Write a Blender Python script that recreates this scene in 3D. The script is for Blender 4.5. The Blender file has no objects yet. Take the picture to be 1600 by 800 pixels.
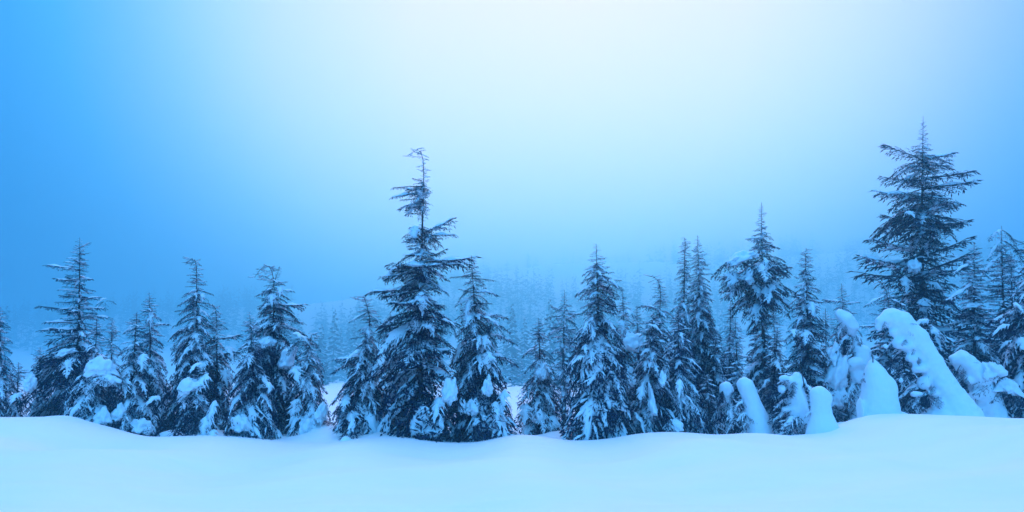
import bpy, bmesh, math, random
import numpy as np
from mathutils import Vector, Matrix, noise as mnoise

sc = bpy.context.scene
C = sc.collection
R = math.radians

# ------------------------------------------------------------------ camera
F_PX = 1256.0                       # focal length in pixels of the 1600 px wide photograph
PITCH = math.atan2(190.0, F_PX)
CAM_Z = 1.7
cam_data = bpy.data.cameras.new("camera")
cam_data.sensor_width = 36.0
cam_data.lens = 36.0 * F_PX / 1600.0
cam_data.clip_end = 6000
cam = bpy.data.objects.new("camera", cam_data)
C.objects.link(cam)
cam.location = (0, 0, CAM_Z)
cam.rotation_euler = (math.pi / 2 + PITCH, 0, 0)
sc.camera = cam

# ------------------------------------------------------------------ light
SUN_AZ, SUN_EL = R(4.0), R(27.0)    # azimuth to the right of the view, height of the bright spot in the cloud
SKY_STRENGTH = 0.11
SUN_STRENGTH = 0.95
sc.view_settings.view_transform = 'Standard'
sc.view_settings.look = 'None'
sc.view_settings.gamma = 1.0
sc.view_settings.exposure = 0.64
sc.render.engine = 'CYCLES'
sc.cycles.use_denoising = True
sc.cycles.max_bounces = 6
sc.cycles.diffuse_bounces = 3
sc.cycles.volume_bounces = 2
sc.cycles.caustics_reflective = False
sc.cycles.caustics_refractive = False

world = bpy.data.worlds.new("World")
sc.world = world
world.use_nodes = True
wt = world.node_tree
for n in list(wt.nodes):
    wt.nodes.remove(n)


def build_world():
    N, L = wt.nodes, wt.links

    def new(t, **kw):
        n = N.new(t)
        for k, v in kw.items():
            setattr(n, k, v)
        return n
    out = new('ShaderNodeOutputWorld')
    bg = new('ShaderNodeBackground')
    bg.inputs['Strength'].default_value = SKY_STRENGTH
    sky = new('ShaderNodeTexSky', sky_type='NISHITA', sun_disc=False)
    sky.sun_elevation = SUN_EL
    sky.sun_rotation = SUN_AZ
    sky.air_density = 1.0
    sky.dust_density = 0.5
    sky.ozone_density = 3.0
    tc = new('ShaderNodeTexCoord')
    # the cloud cover: white overhead and where the sun stands behind it, dusky blue towards the horizon, the sides and behind
    sep = new('ShaderNodeSeparateXYZ')
    L.new(tc.outputs['Generated'], sep.inputs[0])

    def math_(op, a, b=None, c=None):
        n = new('ShaderNodeMath', operation=op)
        for i, v in enumerate((a, b, c)):
            if v is None:
                continue
            if isinstance(v, (int, float)):
                n.inputs[i].default_value = v
            else:
                L.new(v, n.inputs[i])
        return n.outputs[0]
    X, Y, Z = sep.outputs
    xo = math_('SUBTRACT', X, 0.07)
    lat = math_('ADD', math_('MULTIPLY', math_('MAXIMUM', xo, 0.0), 1.2), math_('MULTIPLY', math_('MAXIMUM', math_('MULTIPLY', xo, -1.0), 0.0), 1.27))
    low = math_('MULTIPLY', math_('MAXIMUM', math_('SUBTRACT', 0.36, Z), 0.0), 1.5)
    up = math_('MINIMUM', math_('MULTIPLY', math_('MAXIMUM', math_('SUBTRACT', Z, 0.45), 0.0), 2.2), 1.0)
    lat = math_('MULTIPLY', lat, math_('SUBTRACT', 1.0, math_('MULTIPLY', up, 0.6)))
    dist = math_('SQRT', math_('ADD', math_('MULTIPLY', lat, lat), math_('MULTIPLY', low, low)))
    dist = math_('ADD', dist, math_('MULTIPLY', math_('MAXIMUM', math_('SUBTRACT', Z, 0.42), 0.0), 0.52))
    dist = math_('ADD', dist, math_('MULTIPLY', math_('MAXIMUM', math_('SUBTRACT', 0.0, Y), 0.0), 0.30))
    # soft cloud structure
    nz = new('ShaderNodeTexNoise')
    nz.inputs['Scale'].default_value = 2.6
    nz.inputs['Detail'].default_value = 4
    L.new(tc.outputs['Generated'], nz.inputs['Vector'])
    dist = math_('ADD', dist, math_('MULTIPLY', math_('SUBTRACT', nz.outputs['Fac'], 0.5), 0.10))
    cr = new('ShaderNodeValToRGB')
    L.new(math_('DIVIDE', dist, 1.6), cr.inputs['Fac'])
    e = cr.color_ramp.elements
    stops = [(0.00, (0.94, 0.285, 0.66)), (0.24, (0.87, 0.29, 0.70)), (0.44, (0.56, 0.285, 0.78)),
             (0.57, (0.24, 0.33, 0.80)), (0.69, (0.02, 0.30, 0.66)), (0.80, (0.0, 0.195, 0.49)), (1.6, (0.0, 0.195, 0.50))]
    stops = [(p / 1.6, c) for p, c in stops]
    e[0].position, e[1].position = stops[0][0], stops[-1][0]
    e[0].color, e[1].color = (*stops[0][1], 1), (*stops[-1][1], 1)
    for p, c in stops[1:-1]:
        el = e.new(p)
        el.color = (*c, 1)
    sc_ = new('ShaderNodeVectorMath', operation='SCALE')
    # thinner, bluer cloud overhead
    zen = new('ShaderNodeMix', data_type='RGBA')
    L.new(up, zen.inputs['Factor'])
    L.new(cr.outputs['Color'], zen.inputs['A'])
    zen.inputs['B'].default_value = (0.36, 0.47, 0.88, 1)
    # the open side of the sky, behind the camera, is a pale even blue
    bk = new('ShaderNodeMix', data_type='RGBA')
    L.new(math_('MINIMUM', math_('MULTIPLY', math_('MAXIMUM', math_('MULTIPLY', Y, -1.0), 0.0), 1.6), 0.9), bk.inputs['Factor'])
    L.new(zen.outputs['Result'], bk.inputs['A'])
    bk.inputs['B'].default_value = (0.13, 0.50, 0.95, 1)
    L.new(bk.outputs['Result'], sc_.inputs[0])
    L.new(math_('MULTIPLY', math_('ADD', math_('MULTIPLY', up, 0.75), 1.0), 9.0), sc_.inputs['Scale'])   # an overcast sky is brightest overhead
    mix = new('ShaderNodeMix', data_type='RGBA')
    mix.inputs['Factor'].default_value = 0.985
    L.new(sky.outputs['Color'], mix.inputs['A'])
    L.new(sc_.outputs['Vector'], mix.inputs['B'])
    L.new(mix.outputs['Result'], bg.inputs['Color'])
    L.new(bg.outputs[0], out.inputs['Surface'])


build_world()
sun_d = bpy.data.lights.new("sun", 'SUN')
sun_d.energy = SUN_STRENGTH
sun_d.angle = R(50)
sun_d.color = (1.0, 0.56, 0.45)
sun = bpy.data.objects.new("sun", sun_d)
C.objects.link(sun)
sdir = Vector((math.sin(SUN_AZ) * math.cos(SUN_EL), math.cos(SUN_AZ) * math.cos(SUN_EL), math.sin(SUN_EL)))
sun.rotation_euler = (-sdir).to_track_quat('-Z', 'Y').to_euler()
sun.location = sdir * 60

HAZE_DENSITY = 0.0036
HAZE_G = 0.9

# ------------------------------------------------------------------ helpers
cp, sp = math.cos(PITCH), math.sin(PITCH)


def at(px, py, D):
    """world point that stands D metres in front of the camera on the ray through a photograph pixel"""
    x, v = (px - 800) / F_PX, (400 - py) / F_PX
    dx, dy, dz = x, cp - sp * v, sp + cp * v
    s = D / dy
    return Vector((dx * s, D, CAM_Z + dz * s))


def ppm(D):
    return F_PX / D                 # pixels per metre at distance D


def mesh_from(name, V, Fc, mats, mi=None, smooth=False):
    V = np.asarray(V, dtype=np.float32).reshape(-1, 3)
    Fc = np.asarray(Fc, dtype=np.int32).reshape(-1, 3)
    me = bpy.data.meshes.new(name)
    me.vertices.add(len(V))
    me.vertices.foreach_set('co', V.ravel())
    me.loops.add(len(Fc) * 3)
    me.loops.foreach_set('vertex_index', Fc.ravel())
    me.polygons.add(len(Fc))
    me.polygons.foreach_set('loop_start', np.arange(len(Fc), dtype=np.int32) * 3)
    if mi is not None:
        me.polygons.foreach_set('material_index', np.asarray(mi, dtype=np.int32))
    if smooth:
        me.polygons.foreach_set('use_smooth', np.ones(len(Fc), dtype=bool))
    me.update(calc_edges=True)
    for m in (mats if isinstance(mats, (list, tuple)) else [mats]):
        me.materials.append(m)
    return me


def obj(name, me, parent=None, loc=(0, 0, 0)):
    o = bpy.data.objects.new(name, me)
    C.objects.link(o)
    o.location = loc
    if parent is not None:
        o.parent = parent
    return o


def tag(o, label=None, cat=None, group=None, kind=None):
    if label: o['label'] = label
    if cat: o['category'] = cat
    if group: o['group'] = group
    if kind: o['kind'] = kind
    return o


class Geo:
    """collects triangle soups"""

    def __init__(self):
        self.v, self.f, self.n = [], [], 0

    def add(self, V, Fc):
        V = np.asarray(V, float).reshape(-1, 3)
        self.v.append(V)
        self.f.append(np.asarray(Fc, int).reshape(-1, 3) + self.n)
        self.n += len(V)

    def arrays(self):
        if not self.v:
            return np.zeros((0, 3)), np.zeros((0, 3), int)
        return np.concatenate(self.v), np.concatenate(self.f)


def grid_faces(nu, nv, wrap_v=False):
    i, j = np.meshgrid(np.arange(nu - 1), np.arange(nv if wrap_v else nv - 1), indexing='ij')
    j2 = (j + 1) % nv
    a, b, c, d = i * nv + j, (i + 1) * nv + j, (i + 1) * nv + j2, i * nv + j2
    return np.concatenate([np.stack([a, b, c], -1).reshape(-1, 3), np.stack([a, c, d], -1).reshape(-1, 3)])


def tube(points, radii, sides=7):
    P = np.asarray(points, float)
    n = len(P)
    T = np.gradient(P, axis=0)
    T /= np.linalg.norm(T, axis=1)[:, None] + 1e-9
    ref = np.array([1.0, 0.05, 0.0]) if abs(T[0][2]) > 0.6 else np.array([0.0, 0.0, 1.0])
    U = np.cross(T, ref)
    U /= np.linalg.norm(U, axis=1)[:, None] + 1e-9
    W = np.cross(T, U)
    a = np.linspace(0, 2 * np.pi, sides, endpoint=False)
    r = np.asarray(radii, float)[:, None, None]
    V = P[:, None, :] + r * (np.cos(a)[None, :, None] * U[:, None, :] + np.sin(a)[None, :, None] * W[:, None, :])
    V = V.reshape(-1, 3)
    Fc = grid_faces(n, sides, True)
    V = np.concatenate([V, P[[0]], P[[-1]]])
    k = n * sides
    ring = np.arange(sides)
    f0 = np.stack([np.full(sides, k), ring, (ring + 1) % sides], -1)
    f1 = np.stack([np.full(sides, k + 1), (n - 1) * sides + (ring + 1) % sides, (n - 1) * sides + ring], -1)
    return V, np.concatenate([Fc, f0, f1])


def ico(sub):
    bm = bmesh.new()
    bmesh.ops.create_icosphere(bm, subdivisions=sub, radius=1)
    bm.verts.ensure_lookup_table()
    V = np.array([v.co[:] for v in bm.verts])
    Fc = np.array([[v.index for v in f.verts] for f in bm.faces])
    bm.free()
    return V, Fc


ICO3, ICO2 = ico(4), ico(3)


def vnoise(V, scale, seed=0.0, octaves=3):
    o = Vector((seed * 7.13, seed * 3.7, -seed * 5.1))
    return np.array([mnoise.fractal(Vector(p) * scale + o, 0.9, 2.0, octaves) for p in V])


# ------------------------------------------------------------------ materials
def new_mat(name):
    m = bpy.data.materials.new(name)
    m.use_nodes = True
    return m, m.node_tree.nodes, m.node_tree.links, m.node_tree.nodes['Principled BSDF']


def snow_material(name, grain, bump, dist, lo, hi, stretch=1.0):
    m, N, L, b = new_mat(name)
    b.inputs['Roughness'].default_value = 0.62
    b.inputs['Specular IOR Level'].default_value = 0.25
    geo = N.new('ShaderNodeNewGeometry')
    n1 = N.new('ShaderNodeTexNoise')
    n1.inputs['Scale'].default_value = grain
    n1.inputs['Detail'].default_value = 5
    n1.inputs['Roughness'].default_value = 0.6
    mp = N.new('ShaderNodeMapping')
    mp.inputs['Scale'].default_value = (1 / stretch, 1, 1)
    mp.inputs['Rotation'].default_value = (0, 0, 0.25 if stretch > 1 else 0)
    L.new(geo.outputs['Position'], mp.inputs['Vector'])
    L.new(mp.outputs[0], n1.inputs['Vector'])
    cr = N.new('ShaderNodeMix')
    cr.data_type = 'RGBA'
    cr.inputs['A'].default_value = (*lo, 1)
    cr.inputs['B'].default_value = (*hi, 1)
    L.new(n1.outputs['Fac'], cr.inputs['Factor'])
    L.new(cr.outputs['Result'], b.inputs['Base Color'])
    bp = N.new('ShaderNodeBump')
    bp.inputs['Strength'].default_value = bump
    bp.inputs['Distance'].default_value = dist
    L.new(n1.outputs['Fac'], bp.inputs['Height'])
    L.new(bp.outputs['Normal'], b.inputs['Normal'])
    return m


def foliage_material(name, lo, hi, dust):
    """dark needles with a dusting of powder snow caught on the upper sides"""
    m, N, L, b = new_mat(name)
    b.inputs['Roughness'].default_value = 0.8
    b.inputs['Specular IOR Level'].default_value = 0.15
    geo = N.new('ShaderNodeNewGeometry')
    n1 = N.new('ShaderNodeTexNoise')
    n1.inputs['Scale'].default_value = 2.3
    n1.inputs['Detail'].default_value = 3
    L.new(geo.outputs['Position'], n1.inputs['Vector'])
    c = N.new('ShaderNodeMix')
    c.data_type = 'RGBA'
    c.inputs['A'].default_value = (*lo, 1)
    c.inputs['B'].default_value = (*hi, 1)
    L.new(n1.outputs['Fac'], c.inputs['Factor'])
    n2 = N.new('ShaderNodeTexNoise')
    n2.inputs['Scale'].default_value = 7.0
    n2.inputs['Detail'].default_value = 4
    n2.inputs['Roughness'].default_value = 0.7
    L.new(geo.outputs['Position'], n2.inputs['Vector'])
    sx = N.new('ShaderNodeSeparateXYZ')
    L.new(geo.outputs['True Normal'], sx.inputs[0])
    ab = N.new('ShaderNodeMath')
    ab.operation = 'ABSOLUTE'
    L.new(sx.outputs['Z'], ab.inputs[0])
    mu = N.new('ShaderNodeMath')
    mu.operation = 'MULTIPLY'
    L.new(ab.outputs[0], mu.inputs[0])
    L.new(n2.outputs['Fac'], mu.inputs[1])
    mr = N.new('ShaderNodeMapRange')
    mr.inputs['From Min'].default_value = 0.52 - dust
    mr.inputs['From Max'].default_value = 0.60 - dust
    L.new(mu.outputs[0], mr.inputs['Value'])
    c2 = N.new('ShaderNodeMix')
    c2.data_type = 'RGBA'
    L.new(mr.outputs[0], c2.inputs['Factor'])
    L.new(c.outputs['Result'], c2.inputs['A'])
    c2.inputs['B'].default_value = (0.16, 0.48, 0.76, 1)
    L.new(c2.outputs['Result'], b.inputs['Base Color'])
    return m


def bark_material():
    m, N, L, b = new_mat("bark")
    b.inputs['Roughness'].default_value = 0.9
    tc = N.new('ShaderNodeNewGeometry')
    mp = N.new('ShaderNodeMapping')
    mp.inputs['Scale'].default_value = (9, 9, 2)
    L.new(tc.outputs['Position'], mp.inputs['Vector'])
    n1 = N.new('ShaderNodeTexNoise')
    n1.inputs['Scale'].default_value = 2
    n1.inputs['Detail'].default_value = 5
    L.new(mp.outputs[0], n1.inputs['Vector'])
    cr = N.new('ShaderNodeValToRGB')
    cr.color_ramp.elements[0].color = (0.012, 0.014, 0.016, 1)
    cr.color_ramp.elements[0].position = 0.35
    cr.color_ramp.elements[1].color = (0.07, 0.06, 0.055, 1)
    cr.color_ramp.elements[1].position = 0.7
    L.new(n1.outputs['Fac'], cr.inputs['Fac'])
    L.new(cr.outputs[0], b.inputs['Base Color'])
    bp = N.new('ShaderNodeBump')
    bp.inputs['Strength'].default_value = 0.6
    bp.inputs['Distance'].default_value = 0.02
    L.new(n1.outputs['Fac'], bp.inputs['Height'])
    L.new(bp.outputs['Normal'], b.inputs['Normal'])
    return m


M_SNOW_GROUND = snow_material("ground_snow", 1.5, 0.5, 0.10, (0.86, 0.85, 0.87), (0.93, 0.92, 0.93), 2.5)
M_SNOW = snow_material("tree_snow_shade_tint", 9.0, 0.4, 0.025, (0.60, 0.82, 0.92), (0.74, 0.89, 0.95))  # bluer than the ground snow: the trees' blue shade is put into the colour
FOL_LO, FOL_HI = (0.0002, 0.006, 0.026), (0.0006, 0.016, 0.056)
M_FOL = {0: foliage_material("needles_dark", FOL_LO, FOL_HI, -0.04),
         1: foliage_material("needles_dusted", FOL_LO, FOL_HI, -0.01),
         2: foliage_material("needles_frosted", FOL_LO, FOL_HI, 0.08)}
M_BARK = bark_material()

# ------------------------------------------------------------------ terrain
CREST_D = 20.0
CREST = [(-900, 640), (-300, 650), (0, 653), (50, 651), (100, 658), (160, 677), (205, 686), (260, 683), (340, 684), (400, 691),
         (480, 699), (560, 687), (620, 685), (680, 694), (740, 697), (790, 683), (830, 678), (880, 692), (950, 690),
         (1010, 677), (1080, 676), (1130, 683), (1190, 676), (1255, 685), (1310, 675), (1350, 661), (1420, 649),
         (1520, 650), (1600, 655), (1900, 650), (2500, 645)]
_cx = np.array([at(px, py, CREST_D).x for px, py in CREST])
_cz = np.array([at(px, py, CREST_D).z for px, py in CREST])
_sx = np.linspace(-30, 30, 1201)
_sz = np.interp(_sx, _cx, _cz)
_k = np.exp(-0.5 * (np.arange(-20, 21) / 7.0) ** 2)
_sz = np.convolve(np.pad(_sz, 20, mode='edge'), _k / _k.sum(), 'valid')

RIDGE_D = 780.0
RIDGE = [(-1400, 520), (-200, 510), (250, 500), (480, 475), (620, 450), (800, 432), (1000, 420), (1180, 402), (1300, 398),
         (1450, 405), (1700, 410), (3000, 420)]
_rx = np.array([at(px, py, RIDGE_D).x for px, py in RIDGE])
_rz = np.array([at(px, py, RIDGE_D).z for px, py in RIDGE])


def sstep(a, b, x):
    t = np.clip((x - a) / (b - a), 0, 1)
    return t * t * (3 - 2 * t)


def swell(x, y):
    return (0.045 * np.sin(0.9 * x + 0.55 * y + 1.3) + 0.035 * np.sin(0.47 * x - 0.8 * y + 0.4)
            + 0.03 * np.sin(1.7 * x + 0.9 * np.sin(0.6 * y) + 2.0) * np.cos(0.35 * y)
            + 0.02 * np.sin(2.3 * y - 1.1 * x))


_rd = random.Random(11)
DRIFTS = [(-15 + 30 * (i + _rd.random()) / 44, _rd.uniform(21.0, 24.6), _rd.uniform(0.12, 0.46), _rd.uniform(0.45, 0.95)) for i in range(44)]


def ground(x, y):
    x, y = np.asarray(x, float), np.asarray(y, float)
    crest = np.interp(x, _sx, _sz)
    front = crest * sstep(3, 20, y)
    drop = (crest + 0.42) * sstep(20.2, 25.5, y)
    z = np.where(y <= 20, front, crest - drop)
    z = z + 0.4 * sstep(27, 110, y)
    amp = np.where(y < 20, 1.9 * (1 - sstep(15, 20, y)), sstep(24, 30, y)) * (1 + 2 * sstep(40, 120, y))
    z = z + swell(x, y) * amp * (1 - 0.6 * sstep(-2, 3, 3 - y))
    hollow = 0.24 * np.exp(-((y - 17.7) / 1.05) ** 2) * sstep(6.6, 9.2, -x) + 0.10 * np.exp(-((y - 17.9) / 0.9) ** 2) * sstep(9.0, 11.0, x)
    z = z - hollow
    for bx, by, ba, br in DRIFTS:
        ba = ba * (0.4 if bx > 5.5 or bx < -8 else 1.0)
        near = (np.abs(x - bx) < 3 * br) & (np.abs(y - by) < 3 * br)
        z = z + np.where(near, ba * np.exp(-((x - bx) ** 2 + (y - by) ** 2) / (br * br)), 0.0) * sstep(20.3, 21.3, y)
    hill = np.interp(x, _rx, _rz) * sstep(390, RIDGE_D, y) * (1 - 0.25 * sstep(RIDGE_D, 1250, y))
    z = z + hill * (1 + 0.05 * np.sin(x * 0.017 + 1) + 0.04 * np.sin(y * 0.025 + x * 0.011))
    return z


def gz(x, y):
    return float(ground(x, y))


def build_ground():
    def axis(lo, hi, fine_lo, fine_hi, step, n_out):
        mid = np.arange(fine_lo, fine_hi + 1e-6, step)
        g = np.linspace(0, 1, n_out + 1)[1:] ** 2.6
        return np.concatenate([(fine_lo - g * (fine_lo - lo))[::-1], mid, fine_hi + g * (hi - fine_hi)])
    xs = axis(-1400, 1400, -26, 26, 0.22, 80)
    ys = axis(-200, 1400, 2, 32, 0.2, 90)
    X, Y = np.meshgrid(xs, ys, indexing='ij')
    V = np.stack([X, Y, ground(X, Y)], -1).reshape(-1, 3)
    me = mesh_from("snow_ground", V, grid_faces(len(xs), len(ys)), M_SNOW_GROUND, smooth=True)
    tag(obj("ground", me), kind='structure')


build_ground()


# ------------------------------------------------------------------ boughs
def kite(P, d, side, ln, w):
    return [P, P + d * ln * 0.42 + side * w, P + d * ln, P + d * ln * 0.42 - side * w]


def bough_template(seed, shape, twigs=18, sprays=6, laden=0.6, nu=11, nv=7, fat=1.0):
    """one snow-laden bough, one metre long along +X; returns needles (V, F) and snow (V, F)"""
    rng = np.random.default_rng(seed)
    G, S = Geo(), Geo()
    a, b, c, fan = {'drape': (0.10, -0.42, -0.10, 0.40), 'flat': (-0.04, -0.26, 0.22, 0.42),
                    'thin': (0.10, -0.22, 0.10, 0.17), 'heavy': (-0.05, -0.50, -0.18, 0.46)}[shape]
    wig = rng.uniform(-0.06, 0.06)

    def ax(u):
        return np.array([u, wig * math.sin(u * 5), a * u + b * u * u + c * u ** 3])

    def wid(u):
        return fan * min(1, (u / 0.22) ** 0.8) * max(0.10, (1 - u) ** 0.75) + 0.02
    us = np.linspace(0, 1, 6)
    G.add(*tube([ax(u) for u in us], np.interp(us, [0, 1], [0.022, 0.005]), 3))
    sag = {'drape': 0.55, 'flat': 0.22, 'thin': 0.25, 'heavy': 0.7}[shape]
    for i in range(twigs):
        u = 0.06 + 0.94 * ((i + rng.uniform(0, 0.9)) / twigs)
        s = 1 if i % 2 else -1
        if i == twigs - 1:
            s = 0
        ln = wid(min(u, 0.99)) * rng.uniform(0.7, 1.25) / 0.75 + 0.05
        fw = rng.uniform(0.55, 1.0)
        d = np.array([fw, s * rng.uniform(0.7, 1.0), rng.uniform(-0.25, 0.12)])
        d /= np.linalg.norm(d)
        P0 = ax(u)
        prev = P0
        sg = sag * rng.uniform(0.6, 1.3)

        def tw(q):
            return P0 + d * ln * q + np.array([0, 0, -sg * ln * q * q])
        lat = np.cross(d, [0, 0, 1.0])
        lat /= np.linalg.norm(lat) + 1e-9
        # the twig itself, a thin blade
        G.add(np.array([P0 + [0, 0, 0.006], P0 - [0, 0, 0.006], tw(1.0)]), [[0, 1, 2]])
        for k in range(sprays):
            q = (k + 0.6) / sprays
            P = tw(q)
            t = tw(min(1, q + 0.1)) - tw(q - 0.1)
            t /= np.linalg.norm(t)
            sd = (1 if (k + i) % 2 else -1)
            dd = t * rng.uniform(0.6, 1.0) + lat * sd * rng.uniform(0.25, 0.8) + np.array([0, 0, rng.uniform(-0.55, 0.10)])
            dd /= np.linalg.norm(dd)
            side = np.cross(dd, np.array([rng.normal(0, .5), rng.normal(0, .5), 1.0]))
            side /= np.linalg.norm(side) + 1e-9
            l = rng.uniform(0.08, 0.15) * (0.7 if shape == 'thin' else 1.0)
            G.add(np.array(kite(P, dd, side, l, fat * l * rng.uniform(0.085, 0.14))), [[0, 1, 2], [0, 2, 3]])
        # small snow loaf lying on the twig
        if rng.random() < laden * 1.1 and ln > 0.1:
            q0, q1 = rng.uniform(0, 0.2), rng.uniform(0.55, 0.95)
            A, B = tw(q0), tw(q1)
            Mi = tw((q0 + q1) / 2)
            w = rng.uniform(0.020, 0.036)
            h = rng.uniform(0.020, 0.042)
            Vb = [A, Mi + lat * w, Mi - lat * w, Mi + [0, 0, h], B, Mi * 0.4 + B * 0.6 + [0, 0, h * 0.7], Mi - [0, 0, 0.01]]
            S.add(np.array(Vb), [[0, 1, 3], [0, 3, 2], [1, 4, 5], [1, 5, 3], [2, 3, 5], [2, 5, 4], [0, 6, 1], [0, 2, 6], [1, 6, 4], [2, 4, 6]])
    # the main pad of snow along the axis, broken into one to three loaves
    cuts = [(0.05, 0.97)]
    for u0, u1 in cuts:
        ph = rng.uniform(0, 6.28, 4)
        V = np.zeros((nu, nv, 3))
        for i in range(nu):
            q = i / (nu - 1)
            u = u0 + (u1 - u0) * q
            endf = math.sin(math.pi * (0.04 + 0.92 * q)) ** 0.5
            for j in range(nv):
                v = -1 + 2 * j / (nv - 1)
                w = (wid(u) * 0.40 * (0.45 + laden) + 0.024) * endf * (1 + 0.5 * math.sin(u * 19 + ph[0] + (2.2 if v > 0 else 0)))
                th = (0.035 + 0.055 * laden) * endf * (0.8 + 0.5 * math.sin(u * 13 + ph[1]) + 0.2 * math.sin(v * 4 + ph[2]))
                P = ax(u) + np.array([0.02 * math.sin(v * 5 + ph[3]), v * w, 0])
                V[i, j] = P + [0, 0, 0.012 + th * (1 - abs(v) ** 2.4) - sag * abs(v) ** 2 * w * 0.45]
        Fc = grid_faces(nu, nv)[:, ::-1]
        # underside
        Bv = V[:, [0, nv - 1], :].copy()
        Bv[:, :, 2] -= 0.012
        S.add(np.concatenate([V.reshape(-1, 3), Bv.reshape(-1, 3)]),
              np.concatenate([Fc, grid_faces(nu, 2) + nu * nv]))
    return G.arrays(), S.arrays()


TPL = {}
for si, shape in enumerate(('drape', 'flat', 'thin', 'heavy')):
    TPL[shape] = [bough_template(100 * si + k, shape, 20 if shape != 'thin' else 18, 8 if shape != 'thin' else 6,
                                 [0.22, 0.42, 0.62, 0.32, 0.5][k]) for k in range(5)]
MID = {s: [bough_template(500 + 10 * i + k, s, 14, 6, [0.3, 0.5, 0.4][k], 8, 5, 1.45) for k in range(3)] for i, s in enumerate(('drape', 'flat', 'thin', 'heavy'))}
LOW = {s: [bough_template(900 + 10 * i + k, s, 11, 4, 0.45, 7, 5, 1.8) for k in range(3)] for i, s in enumerate(('drape', 'flat', 'thin', 'heavy'))}
_bough_mesh = {}


def bough_meshes(shape, k, dust):
    key = (shape, k, dust)
    if key not in _bough_mesh:
        (gv, gf), (sv, sf) = TPL[shape][k]
        _bough_mesh[key] = (mesh_from("bough", gv, gf, M_FOL[dust]),
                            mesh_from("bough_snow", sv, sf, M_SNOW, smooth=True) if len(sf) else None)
    return _bough_mesh[key]


def bough_matrix(P, az, pitch, roll, L, wid):
    """az: 0 = towards the right of the view, -90 deg = towards the camera"""
    m = (Matrix.Translation(Vector(P)) @ Matrix.Rotation(az, 4, 'Z') @ Matrix.Rotation(-pitch, 4, 'Y') @ Matrix.Rotation(roll, 4, 'X')
         @ Matrix.Diagonal((L, L * wid, L, 1)))
    return m


def xform(m, V):
    A = np.array(m)
    return V @ A[:3, :3].T + A[:3, 3]


# ------------------------------------------------------------------ snow lumps
def lump(rng, rx, ry, rz, tilt=0.0, flat=0.55, amp=0.22, hi=True):
    V, Fc = ICO3 if hi else ICO2
    n = vnoise(V, 1.5, rng.uniform(0, 50), 2)
    n2 = vnoise(V, 3.6, rng.uniform(0, 50), 2)
    W = V * (1 + amp * n + amp * 0.35 * n2)[:, None]
    low = W[:, 2] < 0
    W[low, 2] *= flat
    # scalloped lower rim
    W[low, 2] += 0.22 * np.sin(np.arctan2(W[low, 1], W[low, 0]) * 5 + rng.uniform(0, 6)) * np.abs(W[low, 2])
    W[:, 2] -= (0.34 if rz <= 1.1 * rx else 0.08) * (W[:, 0] ** 2 + W[:, 1] ** 2) - 0.12
    W = W * [rx, ry, rz]
    c, s = math.cos(tilt), math.sin(tilt)
    X, Z = W[:, 0] * c + W[:, 2] * s, -W[:, 0] * s + W[:, 2] * c
    return np.stack([X, W[:, 1], Z], -1), Fc


def fused(name, balls, voxel=0.05, smooth=6, amp=0.03, nscale=2.5, seed=1.0, origin=(0, 0, 0)):
    """one continuous snow body grown from overlapping ellipsoids (x, y, z, rx, ry, rz)"""
    G = Geo()
    for (x, y, z, rx, ry, rz) in balls:
        G.add(ICO2[0] * [rx, ry, rz] + [x - origin[0], y - origin[1], z - origin[2]], ICO2[1])
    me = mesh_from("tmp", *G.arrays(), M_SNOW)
    t = bpy.data.objects.new("tmp", me)
    C.objects.link(t)
    r = t.modifiers.new("r", 'REMESH')
    r.mode = 'VOXEL'
    r.voxel_size = voxel
    s = t.modifiers.new("s", 'SMOOTH')
    s.iterations = smooth
    s.factor = 0.6
    dg = bpy.context.evaluated_depsgraph_get()
    ev = t.evaluated_get(dg).to_mesh()
    n = len(ev.vertices)
    co = np.empty(n * 3, dtype=np.float32)
    ev.vertices.foreach_get('co', co)
    ev.calc_loop_triangles()
    tri = np.empty(len(ev.loop_triangles) * 3, dtype=np.int32)
    ev.loop_triangles.foreach_get('vertices', tri)
    no = np.empty(n * 3, dtype=np.float32)
    ev.vertices.foreach_get('normal', no)
    t.evaluated_get(dg).to_mesh_clear()
    bpy.data.objects.remove(t)
    bpy.data.meshes.remove(me)
    co, no = co.reshape(-1, 3).astype(float), no.reshape(-1, 3)
    co = co + no * (amp * vnoise(co, nscale, seed, 3) + 0.3 * amp * vnoise(co, nscale * 3.5, seed + 9, 2))[:, None]
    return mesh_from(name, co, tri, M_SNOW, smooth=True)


# ------------------------------------------------------------------ trees
def chain(pts, n=24, power=None):
    """interpolates (px, py, D, r) stations into ellipsoids of radius r pixels"""
    pts = np.array(pts, float)
    t = np.linspace(0, len(pts) - 1, n)
    out = []
    for q in t:
        px, py, D, r = [np.interp(q, np.arange(len(pts)), pts[:, k]) for k in range(4)]
        P = at(px, py, D)
        rr = r / ppm(D)
        out.append((P.x, P.y, P.z, rr, rr, rr))
    return out


TREE_COUNT = 0
CLUMP_OFF = 0.55


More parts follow.
